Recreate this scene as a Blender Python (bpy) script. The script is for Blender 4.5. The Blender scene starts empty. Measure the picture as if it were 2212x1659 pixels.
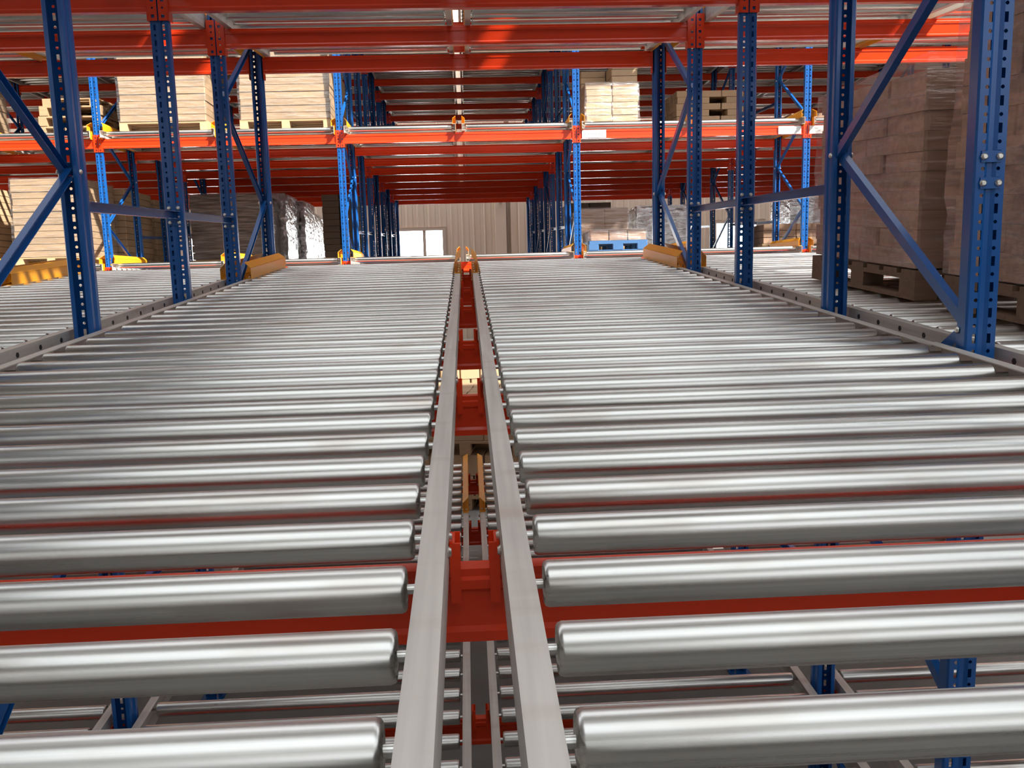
import bpy, math, random
from mathutils import Matrix, Vector

rnd = random.Random(7)
scene = bpy.context.scene
COL = scene.collection

# ------------------------------------------------------------------ camera
FPX, YAW, PITCH, ROLL = 1957.84, 0.046429, 0.155778, -0.025387
CAM = Vector((0.0019, 0.0, 0.4546))
cy, sy, cp, sp = math.cos(YAW), math.sin(YAW), math.cos(PITCH), math.sin(PITCH)
fw = Vector((sy * cp, cy * cp, -sp)); r0 = Vector((cy, -sy, 0)); u0v = r0.cross(fw)
rt = math.cos(ROLL) * r0 + math.sin(ROLL) * u0v
up = -math.sin(ROLL) * r0 + math.cos(ROLL) * u0v
cam_d = bpy.data.cameras.new('camera')
cam_d.sensor_width = 36.0
cam_d.lens = FPX / 2212 * 36.0
cam_d.clip_start = 0.02
cam = bpy.data.objects.new('camera', cam_d)
cam.matrix_world = Matrix(((rt.x, up.x, -fw.x, CAM.x), (rt.y, up.y, -fw.y, CAM.y), (rt.z, up.z, -fw.z, CAM.z), (0, 0, 0, 1)))
COL.objects.link(cam)
scene.camera = cam

# ------------------------------------------------------------------ light
world = bpy.data.worlds.new('world'); scene.world = world
world.use_nodes = True
bg = world.node_tree.nodes['Background']
bg.inputs[0].default_value = (0.93, 0.96, 1.0, 1)
bg.inputs[1].default_value = 1.55
sun_d = bpy.data.lights.new('sun', 'SUN')
sun_d.energy = 13.0; sun_d.angle = math.radians(1.2); sun_d.color = (1.0, 0.95, 0.86)
sun = bpy.data.objects.new('sun', sun_d)
sun.rotation_euler = Vector((-0.75, 0.62, -1.0)).to_track_quat('-Z', 'Y').to_euler()
sun.location = (6, -4, 12)
COL.objects.link(sun)
vs = scene.view_settings
vs.view_transform = 'Standard'; vs.look = 'None'; vs.gamma = 1.0; vs.use_curve_mapping = False
vs.exposure = 0.12
scene.cycles.max_bounces = 5
scene.cycles.diffuse_bounces = 2
scene.cycles.glossy_bounces = 3
scene.cycles.transparent_max_bounces = 12
scene.cycles.use_adaptive_sampling = True
scene.cycles.adaptive_threshold = 0.06
scene.cycles.adaptive_min_samples = 16
scene.cycles.use_denoising = True
scene.cycles.sample_clamp_indirect = 6.0

# ------------------------------------------------------------------ constants
S = 0.043                    # slope of the roller beds
ANG = math.atan(S)
P = 0.175                    # roller pitch
H = 1.64                     # height between levels
BAY = 3.01                   # post to post
PW = 0.085                   # post flange
PD = 0.07                    # post depth
BW = 0.115                   # beam height
BT = 0.095                   # beam top below roller tops
ROWS = [0.18, 1.30, 2.58, 3.62, 4.87, 5.97, 7.05]       # near rack post rows
FACE = 11.92
FX = -0.04                                               # far rack centre line
FROWS = [0.0, 1.10, 2.25, 3.40, 4.50, 5.70, 6.80, 8.00, 9.10]
FZ1 = 0.306
FLOOR = -2.05

# ------------------------------------------------------------------ materials
def new_mat(name):
    m = bpy.data.materials.new(name); m.use_nodes = True
    nt = m.node_tree
    b = nt.nodes['Principled BSDF']
    return m, nt, b

def paint(name, col, rough=0.35, var=0.12, spec=0.5, scale=6.0):
    m, nt, b = new_mat(name)
    tc = nt.nodes.new('ShaderNodeTexCoord'); nz = nt.nodes.new('ShaderNodeTexNoise')
    nz.inputs['Scale'].default_value = scale; nz.inputs['Detail'].default_value = 4
    nt.links.new(tc.outputs['Object'], nz.inputs['Vector'])
    mx = nt.nodes.new('ShaderNodeMix'); mx.data_type = 'RGBA'
    mx.inputs[6].default_value = tuple(c * (1 - var) for c in col) + (1,)
    mx.inputs[7].default_value = tuple(min(1, c * (1 + var)) for c in col) + (1,)
    nt.links.new(nz.outputs['Fac'], mx.inputs[0])
    nt.links.new(mx.outputs[2], b.inputs['Base Color'])
    b.inputs['Roughness'].default_value = rough
    b.inputs['Specular IOR Level'].default_value = spec
    return m

def metal(name, col, rough=0.3, streak=(1.2, 160, 160), metallic=1.0, stain=(0.36, 0.24, 0.16), stain_amt=0.35, rvar=0.12):
    m, nt, b = new_mat(name)
    N, L = nt.nodes, nt.links
    tc = N.new('ShaderNodeTexCoord'); oi = N.new('ShaderNodeObjectInfo')
    mul = N.new('ShaderNodeMath'); mul.operation = 'MULTIPLY'; mul.inputs[1].default_value = 37.0
    L.new(oi.outputs['Random'], mul.inputs[0])
    add = N.new('ShaderNodeVectorMath'); add.operation = 'ADD'
    L.new(tc.outputs['Object'], add.inputs[0]); L.new(mul.outputs[0], add.inputs[1])
    mp = N.new('ShaderNodeMapping'); mp.inputs['Scale'].default_value = streak
    L.new(add.outputs[0], mp.inputs['Vector'])
    n1 = N.new('ShaderNodeTexNoise'); n1.inputs['Scale'].default_value = 1.0; n1.inputs['Detail'].default_value = 3
    L.new(mp.outputs[0], n1.inputs['Vector'])
    mp2 = N.new('ShaderNodeMapping'); mp2.inputs['Scale'].default_value = (3.0, 14, 14)
    L.new(add.outputs[0], mp2.inputs['Vector'])
    n2 = N.new('ShaderNodeTexNoise'); n2.inputs['Scale'].default_value = 1.0; n2.inputs['Detail'].default_value = 3
    L.new(mp2.outputs[0], n2.inputs['Vector'])
    ramp = N.new('ShaderNodeMapRange'); ramp.inputs[1].default_value = 0.56; ramp.inputs[2].default_value = 0.8
    ramp.inputs[3].default_value = 0.0; ramp.inputs[4].default_value = stain_amt
    L.new(n2.outputs['Fac'], ramp.inputs[0])
    m1 = N.new('ShaderNodeMix'); m1.data_type = 'RGBA'
    m1.inputs[6].default_value = tuple(c * 0.68 for c in col) + (1,)
    m1.inputs[7].default_value = tuple(min(1, c * 1.28) for c in col) + (1,)
    L.new(n1.outputs['Fac'], m1.inputs[0])
    m2 = N.new('ShaderNodeMix'); m2.data_type = 'RGBA'
    m2.inputs[7].default_value = tuple(stain) + (1,)
    L.new(ramp.outputs[0], m2.inputs[0]); L.new(m1.outputs[2], m2.inputs[6])
    L.new(m2.outputs[2], b.inputs['Base Color'])
    rr = N.new('ShaderNodeMapRange'); rr.inputs[3].default_value = rough - rvar; rr.inputs[4].default_value = rough + rvar
    L.new(n1.outputs['Fac'], rr.inputs[0]); L.new(rr.outputs[0], b.inputs['Roughness'])
    b.inputs['Metallic'].default_value = metallic
    return m

def wood(name, col, var=0.35):
    m, nt, b = new_mat(name)
    N, L = nt.nodes, nt.links
    tc = N.new('ShaderNodeTexCoord'); oi = N.new('ShaderNodeObjectInfo')
    add = N.new('ShaderNodeVectorMath'); add.operation = 'ADD'
    mul = N.new('ShaderNodeMath'); mul.operation = 'MULTIPLY'; mul.inputs[1].default_value = 19.0
    L.new(oi.outputs['Random'], mul.inputs[0])
    L.new(tc.outputs['Object'], add.inputs[0]); L.new(mul.outputs[0], add.inputs[1])
    mp = N.new('ShaderNodeMapping'); mp.inputs['Scale'].default_value = (2, 22, 22)
    L.new(add.outputs[0], mp.inputs['Vector'])
    nz = N.new('ShaderNodeTexNoise'); nz.inputs['Scale'].default_value = 1.5; nz.inputs['Detail'].default_value = 6
    L.new(mp.outputs[0], nz.inputs['Vector'])
    mx = N.new('ShaderNodeMix'); mx.data_type = 'RGBA'
    mx.inputs[6].default_value = tuple(c * (1 - var) for c in col) + (1,)
    mx.inputs[7].default_value = tuple(min(1, c * (1 + var)) for c in col) + (1,)
    L.new(nz.outputs['Fac'], mx.inputs[0]); L.new(mx.outputs[2], b.inputs['Base Color'])
    b.inputs['Roughness'].default_value = 0.75
    return m

def carton_mat(name, col, var=0.10):
    m, nt, b = new_mat(name)
    N, L = nt.nodes, nt.links
    tc = N.new('ShaderNodeTexCoord'); oi = N.new('ShaderNodeObjectInfo')
    nz = N.new('ShaderNodeTexNoise'); nz.inputs['Scale'].default_value = 5.0; nz.inputs['Detail'].default_value = 5
    L.new(tc.outputs['Object'], nz.inputs['Vector'])
    av = N.new('ShaderNodeMath'); av.operation = 'ADD'
    L.new(nz.outputs['Fac'], av.inputs[0]); L.new(oi.outputs['Random'], av.inputs[1])
    hf = N.new('ShaderNodeMath'); hf.operation = 'MULTIPLY'; hf.inputs[1].default_value = 0.5
    L.new(av.outputs[0], hf.inputs[0])
    mx = N.new('ShaderNodeMix'); mx.data_type = 'RGBA'
    mx.inputs[6].default_value = tuple(c * (1 - var * 2) for c in col) + (1,)
    mx.inputs[7].default_value = tuple(min(1, c * (1 + var)) for c in col) + (1,)
    L.new(hf.outputs[0], mx.inputs[0]); L.new(mx.outputs[2], b.inputs['Base Color'])
    b.inputs['Roughness'].default_value = 0.7
    return m

def film_mat(name, clear=0.75, rough=0.12, tint=(0.95, 0.95, 0.95), stretch=(3, 3, 22), dif=0.06):
    m = bpy.data.materials.new(name); m.use_nodes = True
    nt = m.node_tree; N, L = nt.nodes, nt.links
    N.clear()
    out = N.new('ShaderNodeOutputMaterial')
    tr = N.new('ShaderNodeBsdfTransparent'); tr.inputs[0].default_value = (0.97, 0.97, 0.97, 1)
    gl = N.new('ShaderNodeBsdfGlossy'); gl.inputs['Roughness'].default_value = rough
    gl.inputs['Color'].default_value = tint + (1,)
    df = N.new('ShaderNodeBsdfDiffuse'); df.inputs[0].default_value = tint + (1,)
    tc = N.new('ShaderNodeTexCoord')
    mp = N.new('ShaderNodeMapping'); mp.inputs['Scale'].default_value = stretch
    mp.inputs['Rotation'].default_value = (0.18, 0.18, 0)
    L.new(tc.outputs['Object'], mp.inputs['Vector'])
    nz = N.new('ShaderNodeTexNoise'); nz.inputs['Scale'].default_value = 1.6; nz.inputs['Detail'].default_value = 5
    L.new(mp.outputs[0], nz.inputs['Vector'])
    bp = N.new('ShaderNodeBump'); bp.inputs['Strength'].default_value = 0.8; bp.inputs['Distance'].default_value = 0.03
    L.new(nz.outputs['Fac'], bp.inputs['Height']); L.new(bp.outputs[0], gl.inputs['Normal'])
    mr = N.new('ShaderNodeMapRange'); mr.inputs[1].default_value = 0.3; mr.inputs[2].default_value = 0.75
    mr.inputs[3].default_value = max(0.0, 0.9 - clear) * 0.5; mr.inputs[4].default_value = min(1.0, 1.25 - clear)
    L.new(nz.outputs['Fac'], mr.inputs[0])
    m0 = N.new('ShaderNodeMixShader'); m0.inputs[0].default_value = dif
    L.new(gl.outputs[0], m0.inputs[1]); L.new(df.outputs[0], m0.inputs[2])
    m1 = N.new('ShaderNodeMixShader')
    L.new(mr.outputs[0], m1.inputs[0]); L.new(tr.outputs[0], m1.inputs[1]); L.new(m0.outputs[0], m1.inputs[2])
    L.new(m1.outputs[0], out.inputs[0])
    return m

def emit_mat(name, col, st):
    m = bpy.data.materials.new(name); m.use_nodes = True
    nt = m.node_tree; N, L = nt.nodes, nt.links
    N.clear()
    out = N.new('ShaderNodeOutputMaterial'); e = N.new('ShaderNodeEmission')
    e.inputs[0].default_value = col + (1,); e.inputs[1].default_value = st
    L.new(e.outputs[0], out.inputs[0])
    return m

M = {}
M['orange'] = paint('orange_paint', (0.74, 0.045, 0.008), 0.2, 0.06, 0.4)
M['blue'] = paint('blue_paint', (0.009, 0.092, 0.33), 0.22, 0.10)
M['yellow'] = paint('yellow_paint', (0.82, 0.34, 0.012), 0.4, 0.06)
M['roller'] = metal('zinc_roller', (0.68, 0.675, 0.645), 0.30, metallic=1.0, stain_amt=0.55, rvar=0.11)
M['rail'] = metal('zinc_rail', (0.62, 0.58, 0.53), 0.5, streak=(60, 2.0, 60), metallic=0.3, stain=(0.40, 0.22, 0.15), stain_amt=0.30)
M['zinc'] = metal('zinc_bolt', (0.75, 0.72, 0.66), 0.3, stain_amt=0.1)
M['dark'] = paint('dark_steel', (0.03, 0.03, 0.03), 0.5, 0.2)
M['wood'] = wood('pallet_wood', (0.42, 0.27, 0.15))
M['wood_pale'] = wood('pale_wood', (0.56, 0.38, 0.21))
M['carton'] = carton_mat('cream_carton', (0.47, 0.325, 0.20))
M['carton_tan'] = carton_mat('tan_carton', (0.50, 0.34, 0.20))
M['carton_brown'] = carton_mat('brown_carton', (0.40, 0.25, 0.165))
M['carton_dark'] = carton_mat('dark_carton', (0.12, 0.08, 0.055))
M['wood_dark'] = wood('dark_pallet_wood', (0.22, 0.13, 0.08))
M['bundle'] = wood('brown_bundle', (0.50, 0.30, 0.205), 0.45)
M['film'] = film_mat('stretch_film', 0.86)
M['film_dull'] = film_mat('stretch_film_dull', 0.80, 0.16, (0.95, 0.88, 0.84), (2, 2, 20), 0.12)
M['film_silver'] = film_mat('stretch_film_silver', 0.15, 0.10, (1.0, 1.0, 1.0), (5, 5, 9), 0.2)
M['blue_plastic'] = paint('blue_plastic', (0.045, 0.13, 0.30), 0.5, 0.1)
M['concrete'] = paint('concrete', (0.24, 0.225, 0.21), 0.6, 0.2, 0.3, 1.5)
M['wall'] = paint('beige_sheet', (0.74, 0.62, 0.52), 0.5, 0.06, 0.4, 1.0)
M['wall_grey'] = paint('pale_sheet', (0.62, 0.60, 0.56), 0.6, 0.06, 0.3, 1.0)
M['added_dark_base'] = paint('added_dark_base_paint', (0.16, 0.15, 0.14), 0.6, 0.08, 0.3, 1.0)
M['white'] = paint('white_label', (0.80, 0.78, 0.76), 0.5, 0.03)
M['ink'] = paint('grey_ink', (0.30, 0.29, 0.32), 0.6, 0.05)
M['frame'] = paint('window_frame', (0.55, 0.46, 0.40), 0.5, 0.05)
M['added_glow'] = emit_mat('added_glow_sheet', (0.93, 0.97, 1.0), 1.6)
M['added_glow_back'] = emit_mat('added_glow_sheet_back', (1.0, 0.96, 0.9), 5.5)
M['pane'] = emit_mat('daylight_pane', (0.95, 0.98, 1.0), 14.0)

# ------------------------------------------------------------------ mesh helpers
class MB:
    def __init__(s): s.v = []; s.f = []
    def quad(s, a, b, c, d):
        n = len(s.v); s.v += [tuple(a), tuple(b), tuple(c), tuple(d)]; s.f.append((n, n + 1, n + 2, n + 3))
    def box(s, x0, x1, y0, y1, z0, z1):
        n = len(s.v)
        s.v += [(x, y, z) for z in (z0, z1) for y in (y0, y1) for x in (x0, x1)]
        for q in ((0, 2, 3, 1), (4, 5, 7, 6), (0, 1, 5, 4), (2, 6, 7, 3), (0, 4, 6, 2), (1, 3, 7, 5)):
            s.f.append(tuple(n + i for i in q))
        return s
    def prism(s, pts, axis, a0, a1):
        """closed polygon pts (2D) extruded along axis from a0 to a1"""
        n = len(s.v); k = len(pts)
        for a in (a0, a1):
            for p in pts:
                if axis == 'x': s.v.append((a, p[0], p[1]))
                elif axis == 'y': s.v.append((p[0], a, p[1]))
                else: s.v.append((p[0], p[1], a))
        for i in range(k):
            j = (i + 1) % k
            s.f.append((n + i, n + j, n + k + j, n + k + i))
        s.f.append(tuple(n + i for i in reversed(range(k)))); s.f.append(tuple(n + k + i for i in range(k)))
        return s
    def lathe_x(s, prof, seg):
        n = len(s.v)
        for x, r in prof:
            for i in range(seg):
                a = 2 * math.pi * i / seg
                s.v.append((x, r * math.cos(a), r * math.sin(a)))
        for k in range(len(prof) - 1):
            for i in range(seg):
                j = (i + 1) % seg
                s.f.append((n + k * seg + i, n + k * seg + j, n + (k + 1) * seg + j, n + (k + 1) * seg + i))
        s.f.append(tuple(n + i for i in range(seg))); e = n + (len(prof) - 1) * seg
        s.f.append(tuple(e + i for i in reversed(range(seg))))
        return s
    def add(s, other, dx=0, dy=0, dz=0):
        n = len(s.v); s.v += [(a + dx, b + dy, c + dz) for a, b, c in other.v]
        s.f += [tuple(i + n for i in q) for q in other.f]
        return s
    def mesh(s, name, mat, smooth=None):
        me = bpy.data.meshes.new(name); me.from_pydata(s.v, [], s.f)
        me.materials.append(mat)
        if smooth:
            me.polygons.foreach_set('use_smooth', [True] * len(me.polygons))
            me.update()
            me.set_sharp_from_angle(angle=math.radians(smooth))
        me.update()
        return me

def put(name, me, parent=None, loc=(0, 0, 0), rot=(0, 0, 0), label=None, cat=None, group=None, kind=None):
    o = bpy.data.objects.new(name, me); COL.objects.link(o)
    o.location = loc; o.rotation_euler = rot; o.parent = parent
    if label: o['label'] = label
    if cat: o['category'] = cat
    if group: o['group'] = group
    if kind: o['kind'] = kind
    return o

def thing(name, label, cat, loc=(0, 0, 0), rot=(0, 0, 0), group=None):
    return put(name, None, None, loc, rot, label, cat, group)

CACHE = {}
def cached(key, fn):
    if key not in CACHE: CACHE[key] = fn()
    return CACHE[key]

def chan(p, q, w, d, t=0.003, side=Vector((0, 0, 1))):
    """U-channel bar from p to q; web width w, flange depth d towards `side`"""
    p, q = Vector(p), Vector(q); ax = (q - p).normalized()
    sd = (side - ax * side.dot(ax)).normalized(); wd = ax.cross(sd)
    prof = [(-w / 2, 0), (w / 2, 0), (w / 2, d), (w / 2 - t, d), (w / 2 - t, t), (-w / 2 + t, t), (-w / 2 + t, d), (-w / 2, d)]
    mb = MB(); n = len(prof)
    for e in (p, q):
        for a, b in prof:
            mb.v.append(tuple(e + wd * a + sd * b))
    for i in range(n):
        j = (i + 1) % n; mb.f.append((i, j, n + j, n + i))
    mb.f.append(tuple(reversed(range(n)))); mb.f.append(tuple(range(n, 2 * n)))
    return mb

# ------------------------------------------------------------------ building
def structure(name, mb, mat, parent=None):
    return put(name, mb.mesh(name, mat), parent, kind='structure' if parent is None else None)

structure('floor', MB().box(-14, 14, -7, 25, FLOOR - 0.2, FLOOR), M['concrete'])
BWY = 24.0
WINS = [(-7.1, -6.0), (-1.74, -0.58), (2.75, 3.85), (6.6, 7.7)]
wmb = MB().box(-14, 14, BWY, BWY + 0.2, 0.80, 6.6).box(-14, 14, BWY, BWY + 0.2, FLOOR, -0.35)
e = [-14] + [v for w in WINS for v in w] + [14]
for a, b in zip(e[0::2], e[1::2]): wmb.box(a, b, BWY, BWY + 0.2, -0.35, 0.80)
wb = structure('wall_back', wmb, M['wall'])
pw = 0.29
pan = MB().prism([(-pw / 2 + 0.004, 0), (-pw / 2 + 0.004, -0.012), (-0.05, -0.012), (-0.035, -0.03), (-0.015, -0.03), (0.0, -0.012),
                  (pw / 2 - 0.004, -0.012), (pw / 2 - 0.004, 0)], 'z', 0, 1).mesh('wall_panel', M['wall'])
x = -7.0
while x < 9.0:
    if any(a - 0.16 < x < b + 0.16 for a, b in WINS):
        o = put('wall_panel', pan, wb, (x, BWY, 0.88)); o.scale = (1, 1, 4.5)
    else:
        o = put('wall_panel', pan, wb, (x, BWY, FLOOR)); o.scale = (1, 1, 7.5)
    x += pw
col = MB().box(0.78, 1.06, BWY - 0.32, BWY - 0.03, FLOOR, 6.5).box(1.18, 1.26, BWY - 0.2, BWY - 0.03, FLOOR, 6.5)
structure('trim_1', col, M['wall'])
cam_box = thing('wall_camera', 'small dark round camera high on the beige back wall by the column', 'camera', (0.93, BWY - 0.36, 1.50))
cb = MB().lathe_x([(-0.05, 0.03), (-0.04, 0.06), (0.04, 0.06), (0.05, 0.03)], 12)
put('housing', cb.mesh('housing', M['wall_grey'], 40), cam_box)
put('bracket', MB().box(-0.02, 0.02, -0.02, 0.05, 0.05, 0.10).mesh('bracket', M['wall_grey']), cam_box)
pane = MB().box(-0.28, 0.28, 0, 0.01, -0.34, 0.79).mesh('pane', M['pane'])
for n, (a, b) in enumerate((WINS[1], WINS[0], WINS[2], WINS[3])):
    m = (a + b) / 2
    w = structure('window_%d' % (n + 1), MB().box(a - 0.06, a + 0.02, BWY - 0.05, BWY + 0.1, -0.41, 0.86).box(b - 0.02, b + 0.06, BWY - 0.05, BWY + 0.1, -0.41, 0.86)
                  .box(a + 0.02, b - 0.02, BWY - 0.05, BWY + 0.1, 0.79, 0.86).box(a + 0.02, b - 0.02, BWY - 0.05, BWY + 0.1, -0.41, -0.34), M['frame'])
    mx = m + 0.09 if n == 0 else m
    put('mullion', MB().box(mx - 0.04, mx + 0.04, BWY - 0.04, BWY + 0.08, -0.34, 0.79).mesh('mullion', M['frame']), w)
    put('pane', pane, w, (m - 0.28, BWY + 0.06, 0)); put('pane', pane, w, (m + 0.28, BWY + 0.06, 0))
structure('wall_left', MB().box(-14.2, -14, -7, 25, FLOOR, 6.6), M['wall_grey'])
structure('wall_right', MB().box(14, 14.2, -7, 25, FLOOR, -0.4).box(14, 14.2, -7, 25, 3.6, 6.6).box(14, 14.2, -7, -5, -0.4, 3.6).box(14, 14.2, 2.5, 25, -0.4, 3.6), M['wall_grey'])
# wall behind the camera with a long band of windows
wf = MB().box(-14, 14, -7.2, -7, 1.0, 1.7).box(-14, 14, -7.2, -7, 5.8, 6.6).box(-14, -9, -7.2, -7, 1.7, 5.8)
for k in range(9): wf.box(-9 + k, -8.45 + k, -7.2, -7, 1.7, 5.8)  # piers added in the window band to dim light on the left lanes
structure('wall_front', wf, M['wall_grey'])
structure('added_wall_base', MB().box(-14, 14, -7.2, -7, FLOOR, 1.0), M['added_dark_base'])  # unseen dark lower wall, added to keep reflections under the rollers dark
# roof: open skylights above the loading aisle, added glowing sheets over the camera and along the back wall
SKY0, SKY1 = 4.3, 10.3
roof = MB().box(-14, 14, -10.6, -4.5, 6.6, 6.8).box(-14, 14, SKY1, 21.3, 6.6, 6.8).box(-14, 14, 23.9, 25, 6.6, 6.8)  # front edge extended as an unseen overhang to block sun from the front windows
roof.box(-14, -11, SKY0, SKY1, 6.6, 6.8).box(12, 14, SKY0, SKY1, 6.6, 6.8).box(-14, -3.2, -4.5, 0.6, 6.6, 6.8).box(13, 14, -4.5, 0.6, 6.6, 6.8).box(-14, 14, 0.6, 1.2, 6.6, 6.8)
xs = [-14, 1.75, 2.0, 3.85, 4.05, 6.5, 9.4, 14]  # roof slots added to drop sun streaks on near beams and right bed
for a, b in zip(xs[0::2], xs[1::2]): roof.box(a, b, 1.2, SKY0, 6.6, 6.8)
structure('ceiling', roof, M['wall_grey'])
structure('window_5', MB().box(-3.2, 13, -4.5, 0.6, 6.62, 6.66), M['added_glow'])  # unseen glowing sheet added to brighten the near roller tops
structure('window_6', MB().box(-14, 14, 21.3, 23.9, 6.62, 6.66), M['added_glow_back'])  # unseen glowing sheet added to brighten the back wall

# ------------------------------------------------------------------ roller lanes
HL = 0.6535
roller_me = MB().lathe_x([(-HL - 0.046, 0.0065), (-HL - 0.001, 0.0065), (-HL - 0.001, 0.014), (-HL + 0.004, 0.0245), (-HL, 0.0262), (-HL + 0.0016, 0.0284), (-HL + 0.006, 0.03),
                          (HL - 0.006, 0.03), (HL - 0.0016, 0.0284), (HL, 0.0262), (HL - 0.004, 0.0245), (HL + 0.001, 0.014), (HL + 0.001, 0.0065), (HL + 0.046, 0.0065)], 24).mesh('roller', M['roller'], 35)
roller_lo = MB().lathe_x([(-HL - 0.04, 0.006), (-HL, 0.006), (-HL, 0.027), (-HL + 0.004, 0.03), (HL - 0.004, 0.03), (HL, 0.027), (HL, 0.006), (HL + 0.04, 0.006)], 14)

def rail_mesh(sgn, y0, y1):
    pr = [(0.666, -0.004), (0.701, -0.004), (0.701, -0.089), (0.666, -0.089), (0.666, -0.086), (0.698, -0.086), (0.698, -0.007), (0.666, -0.007)]
    pts = [(sgn * a, b) for a, b in pr]
    if sgn < 0: pts.reverse()
    return MB().prism(pts, 'y', y0, y1).mesh('rail', M['rail'])

def guide_mesh(sgn, y0, y1, aisle_end):
    """bent plate: foot flange on the rail, upright plate, top lip bent back; lip shorter at the aisle end"""
    mb = MB(); t = 0.003
    def sheet(a, b, ta, tb):
        a, b = Vector(a), Vector(b); nrm = Vector((-(b - a).y, (b - a).x)).normalized() * t
        n = len(mb.v)
        for (q, tp) in ((a, ta), (b, tb)):
            for off in (Vector((0, 0)), nrm):
                w = q + off
                ya = y0 + (tp[0]); yb = y1 - (tp[1])
                mb.v.append((sgn * w.x, ya, w.y)); mb.v.append((sgn * w.x, yb, w.y))
        # order: a0y0,a0y1,a1y0,a1y1,b0y0,b0y1,b1y0,b1y1
        for q in ((0, 1, 5, 4), (2, 6, 7, 3), (0, 4, 6, 2), (1, 3, 7, 5), (0, 2, 3, 1), (4, 5, 7, 6)):
            mb.f.append(tuple(n + i for i in q))
    e = (0.0, 0.06) if aisle_end == 1 else (0.06, 0.0)
    z0 = (0.0, 0.0)
    sheet((0.7015, -0.105), (0.7015, 0.0), z0, z0)
    sheet((0.704, -0.001), (0.667, -0.001), z0, z0)
    sheet((0.667, -0.004), (0.667, 0.066), z0, z0)
    sheet((0.667, 0.066), (0.704, 0.104), z0, e)
    return mb.mesh('entry_guide', M['yellow'])

bolt_me = MB().lathe_x([(0, 0.008), (0.003, 0.009), (0.007, 0.006)], 8).mesh('bolt', M['zinc'], 50)
hole_mb = MB().lathe_x([(0, 0.010), (0.0025, 0.010)], 6)

def lane(xc, z0, label, group, y0, y1, ys, solo, far=False, guides=None, splice=None, holes=0, bolts=()):
    """one roller lane: rails, rollers (those in `solo` as objects of their own) and entry guides"""
    if far: t = thing('roller_lane', label, 'roller conveyor', (xc, FACE, z0), (-ANG, 0, 0), group)
    else: t = thing('roller_lane', label, 'roller conveyor', (xc, 0, z0), (ANG, 0, 0), group)
    for sg in (-1, 1):
        if splice:
            put('rail', cached(('rail', sg, splice - 0.04, y1), lambda: rail_mesh(sg, splice - 0.04, y1)), t)
            put('rail', cached(('rail', sg, y0, splice), lambda: rail_mesh(sg, y0, splice)), t, (sg * 0.0015, 0, 0.003))
        else:
            put('rail', cached(('rail', sg, y0, y1), lambda: rail_mesh(sg, y0, y1)), t)
    rest = MB()
    for y in ys:
        if solo[0] <= y <= solo[1]:
            put('roller', roller_me, t, (0, y, -0.03), (rnd.uniform(0, 6.28), 0, 0))
        else:
            rest.add(roller_lo, 0, y, -0.03)
    if rest.v:
        put('roller_row', rest.mesh('roller_row', M['roller'], 40), t, kind='stuff')
    if guides:
        for sg in (-1, 1):
            gd = put('entry_guide', cached(('guide', sg, guides), lambda: guide_mesh(sg, *guides)), t)
            if not far:
                for k in range(4):
                    put('bolt', bolt_me, gd, (sg * 0.7045, guides[0] + 0.04 + k * 0.24, -0.045), (0, 0, 0 if sg > 0 else math.pi))
                    put('bolt', bolt_me, gd, (sg * 0.686, guides[0] + 0.05 + k * 0.24, 0.002), (0, -math.pi / 2, 0))
    if holes:
        hb = MB()
        for y in ys:
            if y > 2.0 or far:
                hb.add(hole_mb, 0, y, -0.03)
        o = put('axle_end', hb.mesh('axle_end', M['dark']), t, (holes * 0.701 if holes > 0 else -0.7035, 0, 0), kind='stuff')
    for y, sg in bolts:
        put('bolt', bolt_me, t, (sg * 0.701, y, -0.045), (0, 0, 0 if sg > 0 else math.pi))
    return t

NY = [0.7625 + k * P for k in range(-4, 38)]
FY = [0.03 + k * P for k in range(0, 53)]
bayname = {-1: 'left', 0: 'middle', 1: 'right'}
XL = 0.7415
GU = (6.05, 7.22, 1)
# the loading level in front of the camera
lane(-XL, 0, 'wide grey roller lane in the foreground, left of the central gap', 'roller lanes at camera level', -0.1, 7.30, NY, (-1, 9), guides=GU, splice=2.72, holes=0,
     bolts=[(ROWS[1] + 0.03, 1), (ROWS[1] - 0.03, 1), (ROWS[2] + 0.03, 1), (ROWS[2] - 0.02, 1)])
lane(XL, 0, 'wide bright roller lane in the foreground, right of the central gap', 'roller lanes at camera level', -0.1, 7.30, NY, (-1, 9), guides=GU, splice=2.72, holes=0,
     bolts=[(ROWS[1] + 0.03, -1), (ROWS[1] - 0.03, -1), (ROWS[2] + 0.03, -1), (ROWS[2] - 0.02, -1)])
lane(-BAY + XL, 0, 'roller lane behind the left blue posts, with a dotted side rail', 'roller lanes at camera level', 1.0, 7.30, NY[6:], (2.9, 9), guides=GU, holes=1)
lane(-BAY - XL, 0, 'roller lane at the far left edge beyond the yellow guide', 'roller lanes at camera level', 1.0, 7.30, NY[6:], (5.9, 9), guides=GU)
lane(BAY - XL, 0, 'roller lane carrying the wrapped brown loads behind the right posts', 'roller lanes at camera level', 1.0, 7.30, NY[6:], (2.2, 9), guides=GU, holes=-1)
lane(BAY + XL, 0, 'roller lane beyond the brown loads on the right', 'roller lanes at camera level', 1.0, 7.30, NY[6:], (6.5, 9), guides=GU)
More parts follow.
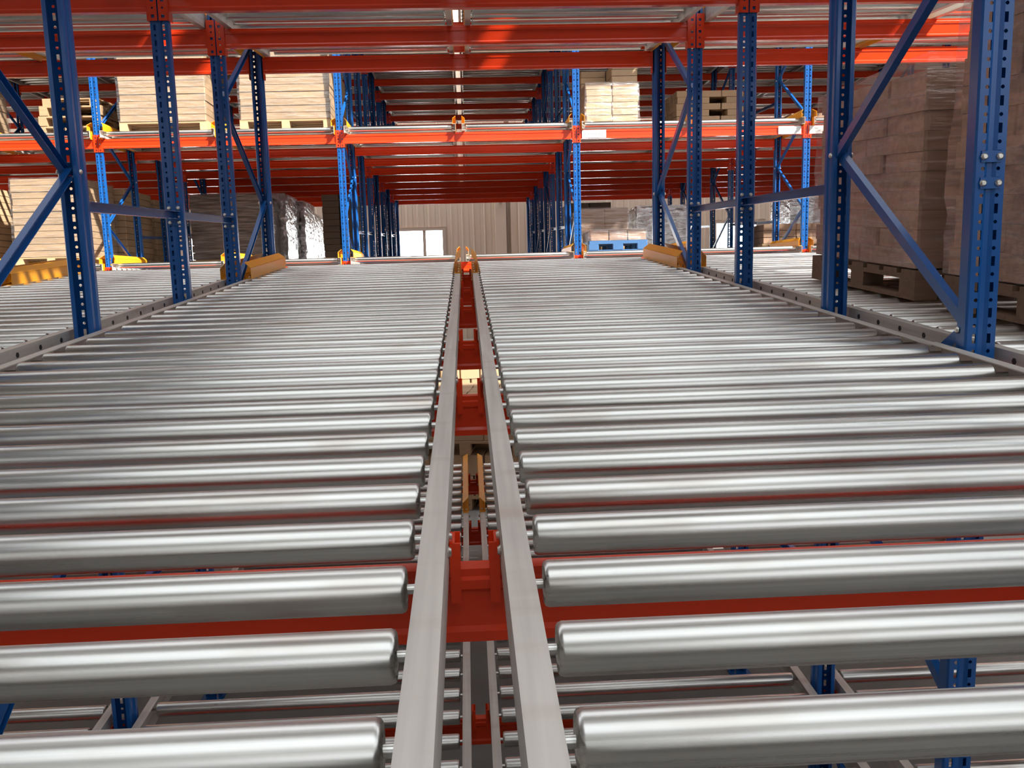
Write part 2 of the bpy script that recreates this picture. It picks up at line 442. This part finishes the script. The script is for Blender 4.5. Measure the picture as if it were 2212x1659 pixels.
# level below
lane(-XL, -H, 'lower roller lane seen through the gap, left of it', 'roller lanes of the lower level', 0.4, 7.30, NY[2:], (2.6, 9), guides=GU)
lane(XL, -H, 'lower roller lane seen through the gap, right of it', 'roller lanes of the lower level', 0.4, 7.30, NY[2:], (2.6, 9), guides=GU)
lane(-BAY + XL, -H, 'lower roller lane glimpsed under the bottom left rollers', 'roller lanes of the lower level', 0.4, 7.30, NY[2:], (3.2, 4.2))
lane(BAY - XL, -H, 'lower roller lane glimpsed under the bottom right rollers', 'roller lanes of the lower level', 0.4, 7.30, NY[2:], (3.2, 4.2))
# level above
for b in (-1, 0, 1):
    for sd in (-1, 1):
        lane(b * BAY + sd * XL, H, 'roller lane overhead in the near rack, %s bay, %s half' % (bayname[b], 'left' if sd < 0 else 'right'),
             'roller lanes overhead', 2.45, 7.30, NY[15:], (4.6, 9), guides=GU)
# far rack
FG = (-0.06, 1.10, 0)
lvl = {1: 'bottom', 2: 'middle', 3: 'top'}
fbay = {-3: 'outermost left', -2: 'far left', -1: 'left', 0: 'central', 1: 'right', 2: 'far right', 3: 'outermost right'}
for L in (1, 2, 3):
    for b in range(-3, 4):
        for sd in (-1, 1):
            if abs(b) == 3 and (L == 1 or sd * b > 0): continue
            lane(FX + b * BAY + sd * XL, FZ1 + (L - 1) * H, 'far rack roller lane, %s level shown, %s bay, %s half' % (lvl[L], fbay[b], 'left' if sd < 0 else 'right'),
                 'roller lanes of the far rack', -0.08, 9.3, FY, (-1, 0.4), far=True, guides=FG if L < 3 else None)

# ------------------------------------------------------------------ posts, frames
def post_mesh(h):
    """perforated post: front flange with two columns of slots and round holes, centre groove, sides and back lips"""
    mb = MB(); hw = PW / 2; ph = 0.075
    cols = [-hw, -0.0280, -0.0170, -0.007, 0.007, 0.0170, 0.0280, hw]
    gz = [0, 0, 0, 0.007, 0.007, 0, 0, 0]
    n = int(h / ph)
    segs = [(0.0, 0.028, True), (0.028, 0.046, False), (0.046, 0.057, True), (0.057, 0.075, False)]
    # solid columns run full height
    for i in (0, 2, 3, 4, 6):
        mb.quad((cols[i], gz[i], 0), (cols[i + 1], gz[i + 1], 0), (cols[i + 1], gz[i + 1], h), (cols[i], gz[i], h))
    for i in (1, 5):
        for k in range(n):
            for a, b, hole in segs:
                if not hole:
                    mb.quad((cols[i], 0, k * ph + a), (cols[i + 1], 0, k * ph + a), (cols[i + 1], 0, k * ph + b), (cols[i], 0, k * ph + b))
                elif b - a < 0.02:   # round hole: clip the corners
                    x0, x1, z0, z1, c = cols[i], cols[i + 1], k * ph + a, k * ph + b, 0.0036
                    for (px, pz, dx, dz) in ((x0, z0, 1, 1), (x1, z0, -1, 1), (x0, z1, 1, -1), (x1, z1, -1, -1)):
                        m_ = len(mb.v); mb.v += [(px, 0, pz), (px + dx * c, 0, pz), (px, 0, pz + dz * c)]
                        mb.f.append((m_, m_ + 1, m_ + 2))
    # rounded shoulders, sides, lips
    for sg in (-1, 1):
        a = [(sg * hw, 0), (sg * (hw + 0.0), 0.0), (sg * (hw + 0.004), 0.008), (sg * (hw + 0.004), 0.030), (sg * (hw - 0.003), 0.038), (sg * (hw - 0.003), PD - 0.006), (sg * (hw - 0.008), PD), (sg * (hw - 0.022), PD)]
        for p, q in zip(a, a[1:]):
            if p == q: continue
            mb.quad((p[0], p[1], 0), (q[0], q[1], 0), (q[0], q[1], h), (p[0], p[1], h))
    return mb.mesh('post', M['blue'])

PZ0 = FLOOR
near_post = post_mesh(4.95)
far_post = post_mesh(6.2)
plate_me = MB().box(-0.034, 0.034, -0.003, 0, -0.065, 0.065).mesh('joint_plate', M['blue'])
foot_me = MB().box(-0.06, 0.06, -0.05, 0.11, 0, 0.008).mesh('base_plate', M['blue'])
fbolt = MB().lathe_x([(0, 0.0105), (0.004, 0.0105), (0.008, 0.006)], 10).mesh('bolt', M['zinc'], 50)

def add_post(t, y, facing, me):
    """facing 'F': flange towards the camera; 'B': flange towards the back"""
    if facing == 'F': put('post', me, t, (0, y, 0)); put('base_plate', foot_me, t, (0, y, 0))
    else: put('post', me, t, (0, y + PD, 0), (0, 0, math.pi)); put('base_plate', foot_me, t, (0, y, 0))

def zigzag(t, ya, yb, za, h, dz=0.59):
    """diagonal braces between the row at ya (nodes at za + 2k dz) and the row at yb (nodes dz higher)"""
    z = za; k = 0; flip = False
    pts = []
    while z < h:
        pts.append(((yb if flip else ya), z)); flip = not flip; z += dz
    for (a, b) in zip(pts, pts[1:]):
        sgn = -1 if k % 2 else 1
        put('brace', chan((sgn * 0.008 - 0.018, a[0], a[1]), (sgn * 0.008 - 0.018, b[0], b[1]), 0.036, 0.026, 0.003, Vector((1, 0, 0))).mesh('brace', M['blue']), t)
        put('bolt', fbolt, t, (PW / 2 - 0.002, b[0], b[1]), (0, 0, 0)); put('bolt', fbolt, t, (-PW / 2 + 0.002, b[0], b[1]), (0, 0, math.pi))
        k += 1

def joint(t, y, z, side=-1):
    """bolted plates on the flange where a spacer bar meets it"""
    for dz in (0.037, -0.037):
        jp = put('joint_plate', cached('jp', lambda: MB().box(-0.030, 0.030, -0.004, 0, -0.016, 0.016).mesh('joint_plate', M['blue'])), t, (0, y, z + dz))
        for dx in (-0.0225, 0.0225):
            put('bolt', fbolt, jp, (dx, -0.004, 0), (0, 0, -math.pi / 2))

SPZ = 0.633
for sd, nm in ((-1, 'left'), (1, 'right')):
    X = sd * BAY / 2
    t = thing('rack_upright', 'blue perforated frame beside the camera, %s of the roller lanes' % nm, 'rack frame', (X, 0, PZ0), group='upright frames of the near rack')
    add_post(t, ROWS[0], 'F', near_post); add_post(t, ROWS[1], 'B', near_post)
    zigzag(t, ROWS[0] + 0.06, ROWS[1] + 0.01, 0.22, 4.8)
    t = thing('rack_upright', 'large blue braced frame nearest on the %s, cut by the picture edge' % nm, 'rack frame', (X, 0, PZ0), group='upright frames of the near rack')
    add_post(t, ROWS[2], 'F', near_post); add_post(t, ROWS[3], 'B', near_post)
    zigzag(t, ROWS[2] + 0.055, ROWS[3] + 0.015, 0.16 - PZ0 - 4 * 0.6, 4.8, 0.6)
    joint(t, ROWS[2], SPZ - PZ0 - 0.01)
    t = thing('rack_post', 'single blue perforated post, second from the yellow guide on the %s' % nm, 'rack post', (X, 0, PZ0), group='single posts of the near rack')
    add_post(t, ROWS[4], 'F', near_post)
    for z in (SPZ - PZ0 - 1.65, SPZ - PZ0, SPZ - PZ0 + 1.65):
        joint(t, ROWS[4], z)
        put('spacer_bar', chan((0.0, ROWS[3] + PD + 0.002, z), (0.0, ROWS[4] - 0.001, z), 0.04, 0.028, 0.003, Vector((-sd, 0, 0))).mesh('spacer_bar', M['blue']), t)
        put('spacer_bar', chan((0.0, ROWS[4] + 0.012, z), (0.0, ROWS[5] - 0.001, z), 0.04, 0.028, 0.003, Vector((-sd, 0, 0))).mesh('spacer_bar', M['blue']), t)
    t = thing('rack_upright', 'blue braced frame at the yellow guide ending the %s lane edge' % nm, 'rack frame', (X, 0, PZ0), group='upright frames of the near rack')
    add_post(t, ROWS[5], 'F', near_post); add_post(t, ROWS[6], 'B', near_post)
    zigzag(t, ROWS[5] + 0.055, ROWS[6] + 0.015, 0.19 - PZ0 - 4 * 0.6, 4.8, 0.6)
    for z in (SPZ - PZ0, ): joint(t, ROWS[5], z)

lines = {-5: 'beyond the left edge', 5: 'beyond the right edge', -3: 'at the left edge', -1: 'left of the central bay', 1: 'right of the central bay', 3: 'at the right edge'}
for k, nm in lines.items():
    X = FX + k * BAY / 2
    for (a, b, depth) in ((0, 1, 'sunlit blue frame on the front of the far rack'), (3, 4, 'dark blue frame in the middle depth of the far rack'),
                          (5, 6, 'dark frame deep inside the far rack'), (7, 8, 'rearmost dark frame of the far rack')):
        t = thing('rack_upright', '%s, %s' % (depth, nm), 'rack frame', (X, FACE, PZ0), group='upright frames of the far rack')
        add_post(t, FROWS[a], 'F', far_post); add_post(t, FROWS[b], 'B', far_post)
        zigzag(t, FROWS[a] + 0.055, FROWS[b] + 0.015, 0.19 - PZ0 - 1.8, 6.0, 0.6)
        if a > 3:
            for z in (0.64 - PZ0, 0.64 - PZ0 + 1.65):
                put('spacer_bar', chan((0, FROWS[a - 1] + PD, z), (0, FROWS[a], z), 0.04, 0.028, 0.003, Vector((-1 if k > 0 else 1, 0, 0))).mesh('spacer_bar', M['blue']), t)
    t = thing('rack_post', 'single blue post behind the front frame of the far rack, %s' % nm, 'rack post', (X, FACE, PZ0), group='single posts of the far rack')
    add_post(t, FROWS[2], 'B', far_post)
    for z in (0.64 - PZ0, 0.64 - PZ0 + 1.65):
        for (a, b) in ((1, 2), (2, 3)):
            put('spacer_bar', chan((0, FROWS[a] + PD, z), (0, FROWS[b], z), 0.04, 0.028, 0.003, Vector((-1 if k > 0 else 1, 0, 0))).mesh('spacer_bar', M['blue']), t)

# ------------------------------------------------------------------ beams
BL = BAY - PW - 0.012
def beam_mesh():
    h = BW
    pr = [(0, 0), (0, 0.016), (0.005, 0.024), (0.005, h - 0.036), (0.0, h - 0.030), (0, h - 0.016), (0.006, h - 0.012), (0.006, h),
          (0.042, h), (0.042, h - 0.012), (0.048, h - 0.016), (0.048, h - 0.030), (0.043, h - 0.036), (0.043, 0.024), (0.048, 0.016), (0.048, 0)]
    return MB().prism(pr, 'x', -BL / 2, BL / 2).mesh('rack_beam', M['orange'])
beam_me = beam_mesh()
def conn_mesh(sg):
    """L-shaped end connector: flange plate with hook holes plus a side plate"""
    mb = MB(); z0, z1 = -0.045, BW + 0.05
    xi, xo = BAY / 2 - 0.0035, BL / 2 - 0.002          # plate lies over half the post flange
    hs = [(z0 + 0.022, 0.016), (z0 + 0.062, 0.009), (z0 + 0.10, 0.016), (z0 + 0.138, 0.009), (z0 + 0.172, 0.016)]
    x0, x1 = sorted((sg * xi, sg * (xo - 0.002)))
    xm = (x0 + x1) / 2 + sg * 0.003
    lo = z0
    for c, d in hs:
        mb.box(x0, x1, -0.008, -0.004, lo, c - d / 2)
        mb.box(x0, xm - d / 2, -0.008, -0.004, c - d / 2, c + d / 2); mb.box(xm + d / 2, x1, -0.008, -0.004, c - d / 2, c + d / 2)
        lo = c + d / 2
    mb.box(x0, x1, -0.008, -0.004, lo, z1)
    a, b = sorted((sg * xo, sg * (xo - 0.004)))
    mb.box(a, b, -0.008, 0.055, z0, z1)
    return mb.mesh('end_connector', M['orange'])
conn = {sg: conn_mesh(sg) for sg in (-1, 1)}
clip_me = MB().box(-0.004, 0.004, -0.006, 0.054, -0.004, 0.045).box(-0.004, 0.012, -0.006, -0.002, -0.05, 0.045).box(-0.004, 0.012, 0.050, 0.054, -0.05, 0.045).mesh('rail_clip', M['orange'])

def beam(x, y, ztop, back, label, group, clips=False):
    """back: mounted on a post whose flange faces away from the camera"""
    if back: o = put('rack_beam', beam_me, None, (x, y + PD, ztop - BW), (0, 0, math.pi), label, 'beam', group)
    else: o = put('rack_beam', beam_me, None, (x, y, ztop - BW), (0, 0, 0), label, 'beam', group)
    for sg in (-1, 1): put('end_connector', conn[sg], o)
    if clips:
        for cx, r in ((-0.034, 0), (0.034, math.pi)):
            put('rail_clip', clip_me, o, (cx, 0 if not r else 0.048, BW), (0, 0, r))
    return o

ordn = ['first', 'second', 'third', 'fourth', 'fifth', 'sixth', 'seventh', 'eighth', 'ninth']
nface = {0: 'F', 1: 'B', 2: 'F', 3: 'B', 4: 'F', 5: 'F', 6: 'B'}
where = {0: 'under the rollers at camera level', 1: 'overhead in the near rack', -1: 'of the lower level below the rollers'}
for L in (-1, 0, 1):
    for i in range(1 if L < 1 else 2, 7):
        for b in (-1, 0, 1):
            if L < 0 and b and i > 4: continue
            beam(b * BAY, ROWS[i], L * H + S * (ROWS[i] + 0.02) - BT, nface[i] == 'B',
                 'orange beam %s, %s bay, %s row from the aisle' % (where[L], bayname[b], ordn[6 - i]), 'orange beams of the near rack', clips=(b == 0 and L < 1))
fface = 'FBBFBFBFB'
fwhere = {1: 'carrying the bottom rollers', 2: 'carrying the middle rollers', 3: 'carrying the top rollers'}
for L in (1, 2, 3):
    for i in range(9):
        if L == 1 and i > 2: continue
        for b in range(-3, 4):
            if abs(b) == 3 and L == 1: continue
            beam(FX + b * BAY, FACE + FROWS[i], FZ1 + (L - 1) * H - S * (FROWS[i] + 0.02) - BT, fface[i] == 'B',
                 'orange far rack beam %s, %s bay, %s row from the aisle' % (fwhere[L], fbay[b], ordn[i]), 'orange beams of the far rack')

# paper labels on the far rack's middle beams
def paper(x0, x1, z0, z1, lines_, label):
    o = put('paper_label', MB().box(0, x1 - x0, -0.002, 0, 0, z1 - z0).mesh('paper_label', M['white']), None, (x0, FACE - 0.009, z0), label=label, cat='label', group='paper labels on the far beams')
    for (tx, tz, sz, txt) in lines_:
        cu = bpy.data.curves.new('lettering', 'FONT'); cu.body = txt; cu.size = sz; cu.extrude = 0.0004; cu.space_character = 1.1
        cu.materials.append(M['ink'])
        c0 = bpy.data.objects.new('lettering_curve', cu); COL.objects.link(c0)
        me = bpy.data.meshes.new_from_object(c0.evaluated_get(bpy.context.evaluated_depsgraph_get()))
        bpy.data.objects.remove(c0); me.name = 'lettering'
        c = put('lettering', me, o)
        c.location = (tx, -0.0028, tz); c.rotation_euler = (math.pi / 2, 0, 0)
    return o
paper(1.535, 1.845, 1.742, 1.842, [(0.03, 0.035, 0.052, 'KX4XKBZ')], 'white paper label on the far beam beside the sunlit post right of centre')
paper(4.09, 4.39, 1.742, 1.842, [(0.03, 0.035, 0.052, 'EEV4SBZ')], 'white paper label left of the far right post')
paper(4.50, 4.78, 1.742, 1.842, [(0.03, 0.058, 0.026, 'ABEXV'), (0.11, 0.03, 0.026, 'X8')], 'white paper label right of the far right post, partly hidden by film')

# ------------------------------------------------------------------ pallets and loads
def pallet(x0, x1, y0, y1, z, h, label, mat='wood', slope=0.0, group='wooden pallets', nb=6):
    cx, cyy = (x0 + x1) / 2, (y0 + y1) / 2
    w, d = x1 - x0, y1 - y0
    t = thing('pallet', label, 'pallet', (cx, cyy, z), (math.atan(slope), 0, 0), group)
    m = M[mat]; bt = 0.02 if h > 0.1 else 0.016
    bwid = d / nb * 0.78
    tb = MB().box(-w / 2, w / 2, -bwid / 2, bwid / 2, 0, bt).mesh('board', m)
    for k in range(nb):
        put('board', tb, t, (0, -d / 2 + bwid / 2 + k * (d - bwid) / (nb - 1), h - bt))
    st = MB().box(-0.05, 0.05, -d / 2, d / 2, 0, bt).mesh('stringer', m)
    bs = MB().box(-0.05, 0.05, -d / 2, d / 2, 0, bt).mesh('skid', m)
    bk = MB().box(-0.05, 0.05, -0.07, 0.07, bt, h - 2 * bt).mesh('block', m)
    for sx in (-w / 2 + 0.05, 0, w / 2 - 0.05):
        put('stringer', st, t, (sx, 0, h - 2 * bt)); put('skid', bs, t, (sx, 0, 0))
        for sy_ in (-d / 2 + 0.07, 0, d / 2 - 0.07):
            put('block', bk, t, (sx, sy_, 0))
    return t

def rbox(w, d, h, c=0.012):
    x, y = w / 2, d / 2
    return MB().prism([(-x + c, -y), (x - c, -y), (x, -y + c), (x, y - c), (x - c, y), (-x + c, y), (-x, y - c), (-x, -y + c)], 'z', 0, h)

def film_mesh(w, d, h, mat, amp=0.012, step=0.09, seed=1, peak=0.0, top=True):
    """crumpled stretch-film sleeve with a cap"""
    r = random.Random(seed); mb = MB()
    nx, ny, nz = max(3, int(w / step)), max(3, int(d / step)), max(4, int(h / step))
    ring = [(-w / 2 + w * i / nx, -d / 2) for i in range(nx)] + [(w / 2, -d / 2 + d * i / ny) for i in range(ny)] + \
           [(w / 2 - w * i / nx, d / 2) for i in range(nx)] + [(-w / 2, d / 2 - d * i / ny) for i in range(ny)]
    k = len(ring)
    for j in range(nz + 1):
        for i, (a, b) in enumerate(ring):
            q = 1.0 + r.uniform(0.15, 1.0) * amp / (0.5 * min(w, d))
            if j == nz: q *= 0.985
            rise = peak * max(0.0, j / nz - 0.7) / 0.3 * (0.5 - b / d) if peak else 0.0
            mb.v.append((a * q, b * q, h * j / nz + rise + (r.uniform(-0.01, 0.01) if 0 < j < nz else 0)))
    for j in range(nz):
        for i in range(k):
            i2 = (i + 1) % k
            mb.f.append((j * k + i, j * k + i2, (j + 1) * k + i2, (j + 1) * k + i))
    if top: mb.f.append(tuple(nz * k + i for i in range(k)))
    return mb.mesh('stretch_film', M[mat], 25 if 'silver' in mat else 70)

def load(name, label, x0, x1, y0, y1, z, h, layers, mat, film=None, slope=0.0, per=1, perd=1, group=None, seed=1, jit=0.006, skip=None, cat='pallet load', amp=0.012, fh=1.0, gap=0.006):
    """wrapped load: layers of cartons and a film around them"""
    w, d = x1 - x0, y1 - y0
    t = thing(name, label, cat, ((x0 + x1) / 2, (y0 + y1) / 2, z), (math.atan(slope), 0, 0), group)
    lh = h / layers; r = random.Random(seed)
    ms = {}
    for k in range(layers):
        nx = per if not isinstance(per, (list, tuple)) else per[k % len(per)]
        ny = perd if not isinstance(perd, (list, tuple)) else perd[k % len(perd)]
        cw, cd = w / nx, d / ny
        me = cached(('carton', mat, round(cw, 3), round(cd, 3), round(lh, 3), gap), lambda: rbox(cw - 0.008, cd - 0.008, lh - gap, 0.010).mesh('carton', M[mat]))
        for i in range(nx):
            for j in range(ny):
                if 0 < i < nx - 1 and 0 < j < ny - 1 and k < layers - 1: continue
                if skip and skip(k, i, j): continue
                put('carton', me, t, (-w / 2 + cw * (i + 0.5) + r.uniform(-jit, jit), -d / 2 + cd * (j + 0.5) + r.uniform(-jit, jit), k * lh + 0.001))
    if film:
        put('stretch_film', film_mesh(w + 0.012, d + 0.012, h * fh + 0.012, film, amp=amp, seed=seed, top=fh == 1.0), t, (0, 0, 0.0))
    return t

def fz(L, y): return FZ1 + (L - 1) * H - S * (y - FACE)
# far rack, middle level
def far_load(L, x0, x1, y0, d, ph, h, layers, mat, film, plabel, llabel, per=1, perd=1, seed=1, pmat='wood_pale', skip=None, amp=0.012, fh=1.0):
    zb = fz(L, y0 + d / 2) + 0.004
    if ph:
        pallet(x0 - 0.01, x1 + 0.01, y0, y0 + d, zb, ph, plabel, pmat, -S)
    load('wrapped_load', llabel, x0, x1, y0, y0 + d, zb + ph + 0.004, h, layers, mat, film, -S, per, perd, 'loads in the far rack', seed, skip=skip, amp=amp, fh=fh)

far_load(2, -2.80, -1.67, 12.02, 1.0, 0.115, 0.86, 10, 'carton', 'film', 'wooden pallet under the cream load left of the sunlit middle post', 'wrapped cream carton stack on the middle level, just left of the sunlit post', seed=3)
far_load(2, -4.30, -3.22, 12.02, 1.0, 0.115, 0.84, 10, 'carton', 'film', 'wooden pallet under the cream load behind the two left posts', 'wrapped cream carton stack on the middle level, behind the two left posts', seed=4)
far_load(2, -7.20, -6.14, 12.02, 1.0, 0.115, 0.80, 10, 'carton', 'film', 'wooden pallet under the cream load at the upper left edge', 'cream carton stack at the upper left edge, seen from its side', seed=5)
far_load(2, -2.80, -1.67, 13.2, 1.0, 0.115, 0.78, 9, 'carton_tan', None, 'wooden pallet second in line behind the cream load', 'tan carton stack standing second in line left of the sunlit post', seed=6)
for k in range(3):
    pallet(-5.42 + 0.02 * k, -4.63 + 0.015 * k, 12.25, 13.2, fz(2, 12.7) + 0.006 + k * 0.128, 0.12, 'bare wooden pallet in the far left stack, %s' % ('bottom', 'second up', 'third up')[k], 'wood', -S + 0.004 * k, 'stack of bare pallets', nb=5)
pallet(-5.35, -4.66, 12.3, 13.2, fz(2, 12.7) + 0.40, 0.10, 'tilted bare wooden pallet, topmost of the far left stack', 'wood', -S + 0.05, 'stack of bare pallets', nb=5)
far_load(2, 1.66, 2.37, 12.45, 0.95, 0.0, 0.84, 10, 'carton_tan', 'film', '', 'wrapped tan carton stack with a missing corner, right of the sunlit post', per=2, perd=2, seed=8,
         skip=lambda k, i, j: k > 6 and i == 0 and j == 0, amp=0.018, fh=0.69)
# unwrapped cartons on the middle level, right bay: every carton stands by itself
zb = fz(2, 13.8) + 0.13
pallet(3.08, 4.05, 13.3, 14.3, fz(2, 13.8) + 0.004, 0.12, 'wooden pallet under the loose carton stack on the right', 'wood_pale', -S)
r = random.Random(5)
for k in range(6):
    nx = 3 if k % 2 else 4
    cw = 0.96 / nx; lh = 0.088
    me = cached(('loose', nx), lambda: rbox(cw - 0.008, 0.235, lh - 0.004, 0.004).mesh('carton', M['carton']))
    for i in range(nx):
        for j in range(4):
            if (j in (1, 2)) and 0 < i < nx - 1 and k < 5: continue
            if k in (2, 4) and i == 2 and j == 0: continue
            put('carton', me, None, (3.085 + cw * (i + 0.5) + r.uniform(-0.01, 0.01), 13.30 + 0.12 + j * 0.245 + r.uniform(-0.01, 0.01), zb + k * lh), (0, 0, r.uniform(-0.02, 0.02)),
                'tan carton in loose stack at right: %s layer, %s from left, %s row' % (ordn[k], ordn[i], ('front', 'second', 'third', 'back')[j]), 'carton', 'loose carton stack on the right')
far_load(2, 4.62, 5.55, 12.95, 1.0, 0.06, 0.17, 2, 'carton_brown', None, 'low pallet behind the far right label', 'low brown carton layer on the middle level at far right', per=3, perd=2, seed=9)
# far rack, bottom level
far_load(1, -5.76, -4.88, 12.02, 1.1, 0.10, 0.99, 12, 'carton', 'film', 'wooden pallet under the cream load at left on the bottom level', 'tall wrapped cream carton stack at left on the bottom level', seed=11)
far_load(1, -7.25, -6.15, 12.35, 1.1, 0.10, 0.93, 11, 'carton_tan', None, 'wooden pallet at the left picture edge, bottom level', 'shaded carton stack at the left picture edge, bottom level', seed=12)
for k in range(2):
    far_load(1, -5.78, -4.80, 13.3 + 1.25 * k, 1.1, 0.10, 0.98 - 0.04 * k, 11, 'carton_tan', None, 'wooden pallet %s in line on the left bottom level' % ordn[k + 1], 'shaded carton stack %s in line behind the left cream load' % ordn[k + 1], seed=13 + k)
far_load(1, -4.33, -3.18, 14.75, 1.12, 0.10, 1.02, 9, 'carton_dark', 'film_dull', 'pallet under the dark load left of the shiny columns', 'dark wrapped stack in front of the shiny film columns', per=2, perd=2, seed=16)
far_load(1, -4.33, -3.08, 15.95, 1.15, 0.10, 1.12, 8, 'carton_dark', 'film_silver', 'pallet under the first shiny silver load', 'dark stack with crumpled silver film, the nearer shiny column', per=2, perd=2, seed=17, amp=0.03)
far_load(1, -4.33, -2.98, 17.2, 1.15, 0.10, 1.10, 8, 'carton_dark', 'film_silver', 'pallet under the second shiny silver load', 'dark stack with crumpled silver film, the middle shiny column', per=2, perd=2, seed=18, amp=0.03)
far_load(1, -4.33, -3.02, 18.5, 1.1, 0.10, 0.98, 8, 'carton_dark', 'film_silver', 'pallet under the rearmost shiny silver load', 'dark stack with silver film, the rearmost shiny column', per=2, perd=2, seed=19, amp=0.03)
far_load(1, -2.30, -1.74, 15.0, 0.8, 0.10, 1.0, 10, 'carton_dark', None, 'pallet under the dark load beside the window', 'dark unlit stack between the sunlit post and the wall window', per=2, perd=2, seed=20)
# blue plastic pallet with a low wrapped layer
def plastic_pallet(x0, x1, y0, y1, z, h, label):
    t = thing('plastic_pallet', label, 'pallet', ((x0 + x1) / 2, (y0 + y1) / 2, z), (math.atan(-S), 0, 0))
    w, d = x1 - x0, y1 - y0
    put('deck', rbox(w, d, 0.045, 0.02).mesh('deck', M['blue_plastic']), t, (0, 0, h - 0.045))
    lg = rbox(0.15, 0.15, h - 0.045 - 0.03, 0.01).mesh('leg', M['blue_plastic'])
    for sx in (-w / 2 + 0.075, 0, w / 2 - 0.075):
        for sy_ in (-d / 2 + 0.075, 0, d / 2 - 0.075):
            put('leg', lg, t, (sx, sy_, 0.03))
    rn = MB().box(-w / 2, w / 2, -0.07, 0.07, 0, 0.03).mesh('runner', M['blue_plastic'])
    for sy_ in (-d / 2 + 0.075, 0, d / 2 - 0.075): put('runner', rn, t, (0, sy_, 0))
plastic_pallet(1.69, 2.52, 12.6, 13.6, fz(1, 13.1) + 0.004, 0.155, 'blue plastic pallet on the bottom level right of the sunlit post')
load('wrapped_load', 'low brown carton layer in film on the blue plastic pallet', 1.73, 2.51, 12.66, 13.55, fz(1, 13.1) + 0.163, 0.15, 1, 'carton_brown', 'film', -S, 3, 2, 'loads in the far rack', 21, amp=0.015)
far_load(1, 1.76, 2.50, 14.0, 1.0, 0.30, 0.40, 2, 'carton_brown', 'film_dull', 'pallet behind the blue plastic pallet', 'brown wrapped cartons standing behind the blue plastic pallet', per=2, perd=2, seed=22)
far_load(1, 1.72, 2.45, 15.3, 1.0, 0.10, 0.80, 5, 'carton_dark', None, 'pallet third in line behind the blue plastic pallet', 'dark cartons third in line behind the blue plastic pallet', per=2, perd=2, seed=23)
far_load(1, 2.95, 3.85, 15.6, 1.0, 0.10, 0.74, 4, 'carton_brown', 'film_silver', 'pallet under the shiny brown load behind the right braced frame', 'brown cartons with shiny film behind the right braced frame', per=2, perd=2, seed=24)
far_load(1, 4.60, 5.65, 14.0, 1.0, 0.10, 0.30, 3, 'carton_brown', None, 'pallet under the low brown stack at far right', 'low brown carton stack at far right on the bottom level', per=2, perd=2, seed=25)
far_load(1, 5.75, 6.6, 16.0, 1.0, 0.10, 0.85, 5, 'carton_dark', 'film_silver', 'pallet under the silver wrapped load at far right', 'silver wrapped stack at far right above the low brown one', per=2, perd=2, seed=26)

# top level of the far rack: unseen dark loads added to shade the levels below
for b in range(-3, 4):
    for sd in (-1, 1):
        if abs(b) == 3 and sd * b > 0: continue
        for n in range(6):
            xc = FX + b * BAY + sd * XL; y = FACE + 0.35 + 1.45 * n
            load('wrapped_load', 'added shade-casting load on the top far rollers, %s bay, %s half, %s in line' % (fbay[b], 'left' if sd < 0 else 'right', ordn[n]),
                 xc - 0.6, xc + 0.6, y, y + 1.3, fz(3, y + 0.65) + 0.006, 0.9, 2, 'carton_dark', None, -S, 1, 1, 'added shading loads on the top far level', 60 + n)

# near rack, right bay: two tall brown loads
for k, (ya, yb, top) in enumerate(((3.77, 4.90, 1.13), (2.42, 3.52, 1.27))):
    ym = (ya + yb) / 2
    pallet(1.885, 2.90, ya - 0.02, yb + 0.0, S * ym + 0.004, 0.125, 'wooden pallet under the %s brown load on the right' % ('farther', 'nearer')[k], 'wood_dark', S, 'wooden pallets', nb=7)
    t = load('wrapped_load', 'tall brown load in crumpled film behind the right posts, %s one' % ('farther', 'nearer')[k], 1.90, 2.86, ya, yb, S * ym + 0.136, top - S * ym - 0.136, 10, 'bundle', None, S, (1, 2), (2, 3),
         'brown loads in the near rack', 31 + k, jit=0.010, gap=0.0015)
    put('stretch_film', film_mesh(0.975, yb - ya + 0.015, top - S * ym - 0.12, 'film_dull', amp=0.018, step=0.07, seed=31 + k, peak=(0.05, -0.03)[k]), t)

# stacks on the aisle floor, seen through the gap
pallet(-0.55, 0.55, 8.3, 9.2, FLOOR + 0.002, 0.13, 'wooden pallet on the aisle floor under the tan cartons', 'wood')
load('carton_stack', 'lower tan carton stack on the aisle floor seen through the gap', -0.52, 0.52, 8.32, 9.18, FLOOR + 0.134, 0.40, 2, 'carton_tan', None, 0, (7, 6), 3, 'stacks in the aisle', 41)
pallet(-0.55, 0.55, 8.3, 9.2, FLOOR + 0.538, 0.13, 'wooden pallet between the two tan carton stacks in the aisle', 'wood')
load('carton_stack', 'upper sunlit tan carton stack in the aisle seen through the gap', -0.52, 0.52, 8.32, 9.18, FLOOR + 0.672, 0.42, 2, 'carton', None, 0, (3, 4), 3, 'stacks in the aisle', 42)
pallet(-0.6, 0.5, 9.5, 10.4, FLOOR + 0.002, 0.13, 'wooden pallet on the aisle floor nearest the far rack', 'wood')
load('carton_stack', 'tan carton stack in the aisle nearest the far rack', -0.58, 0.48, 9.52, 10.38, FLOOR + 0.134, 1.10, 7, 'carton_tan', None, 0, (5, 4), 3, 'stacks in the aisle', 43)
for o in COL.objects:
    if o.parent is None and o.get('label') and 'aisle' in o['label'] and (o.name.startswith('carton_stack') or o.name.startswith('pallet')):
        o.rotation_euler.z = math.radians(-9 if o.location.y < 9.3 else 7)
print('objects', len(bpy.data.objects))
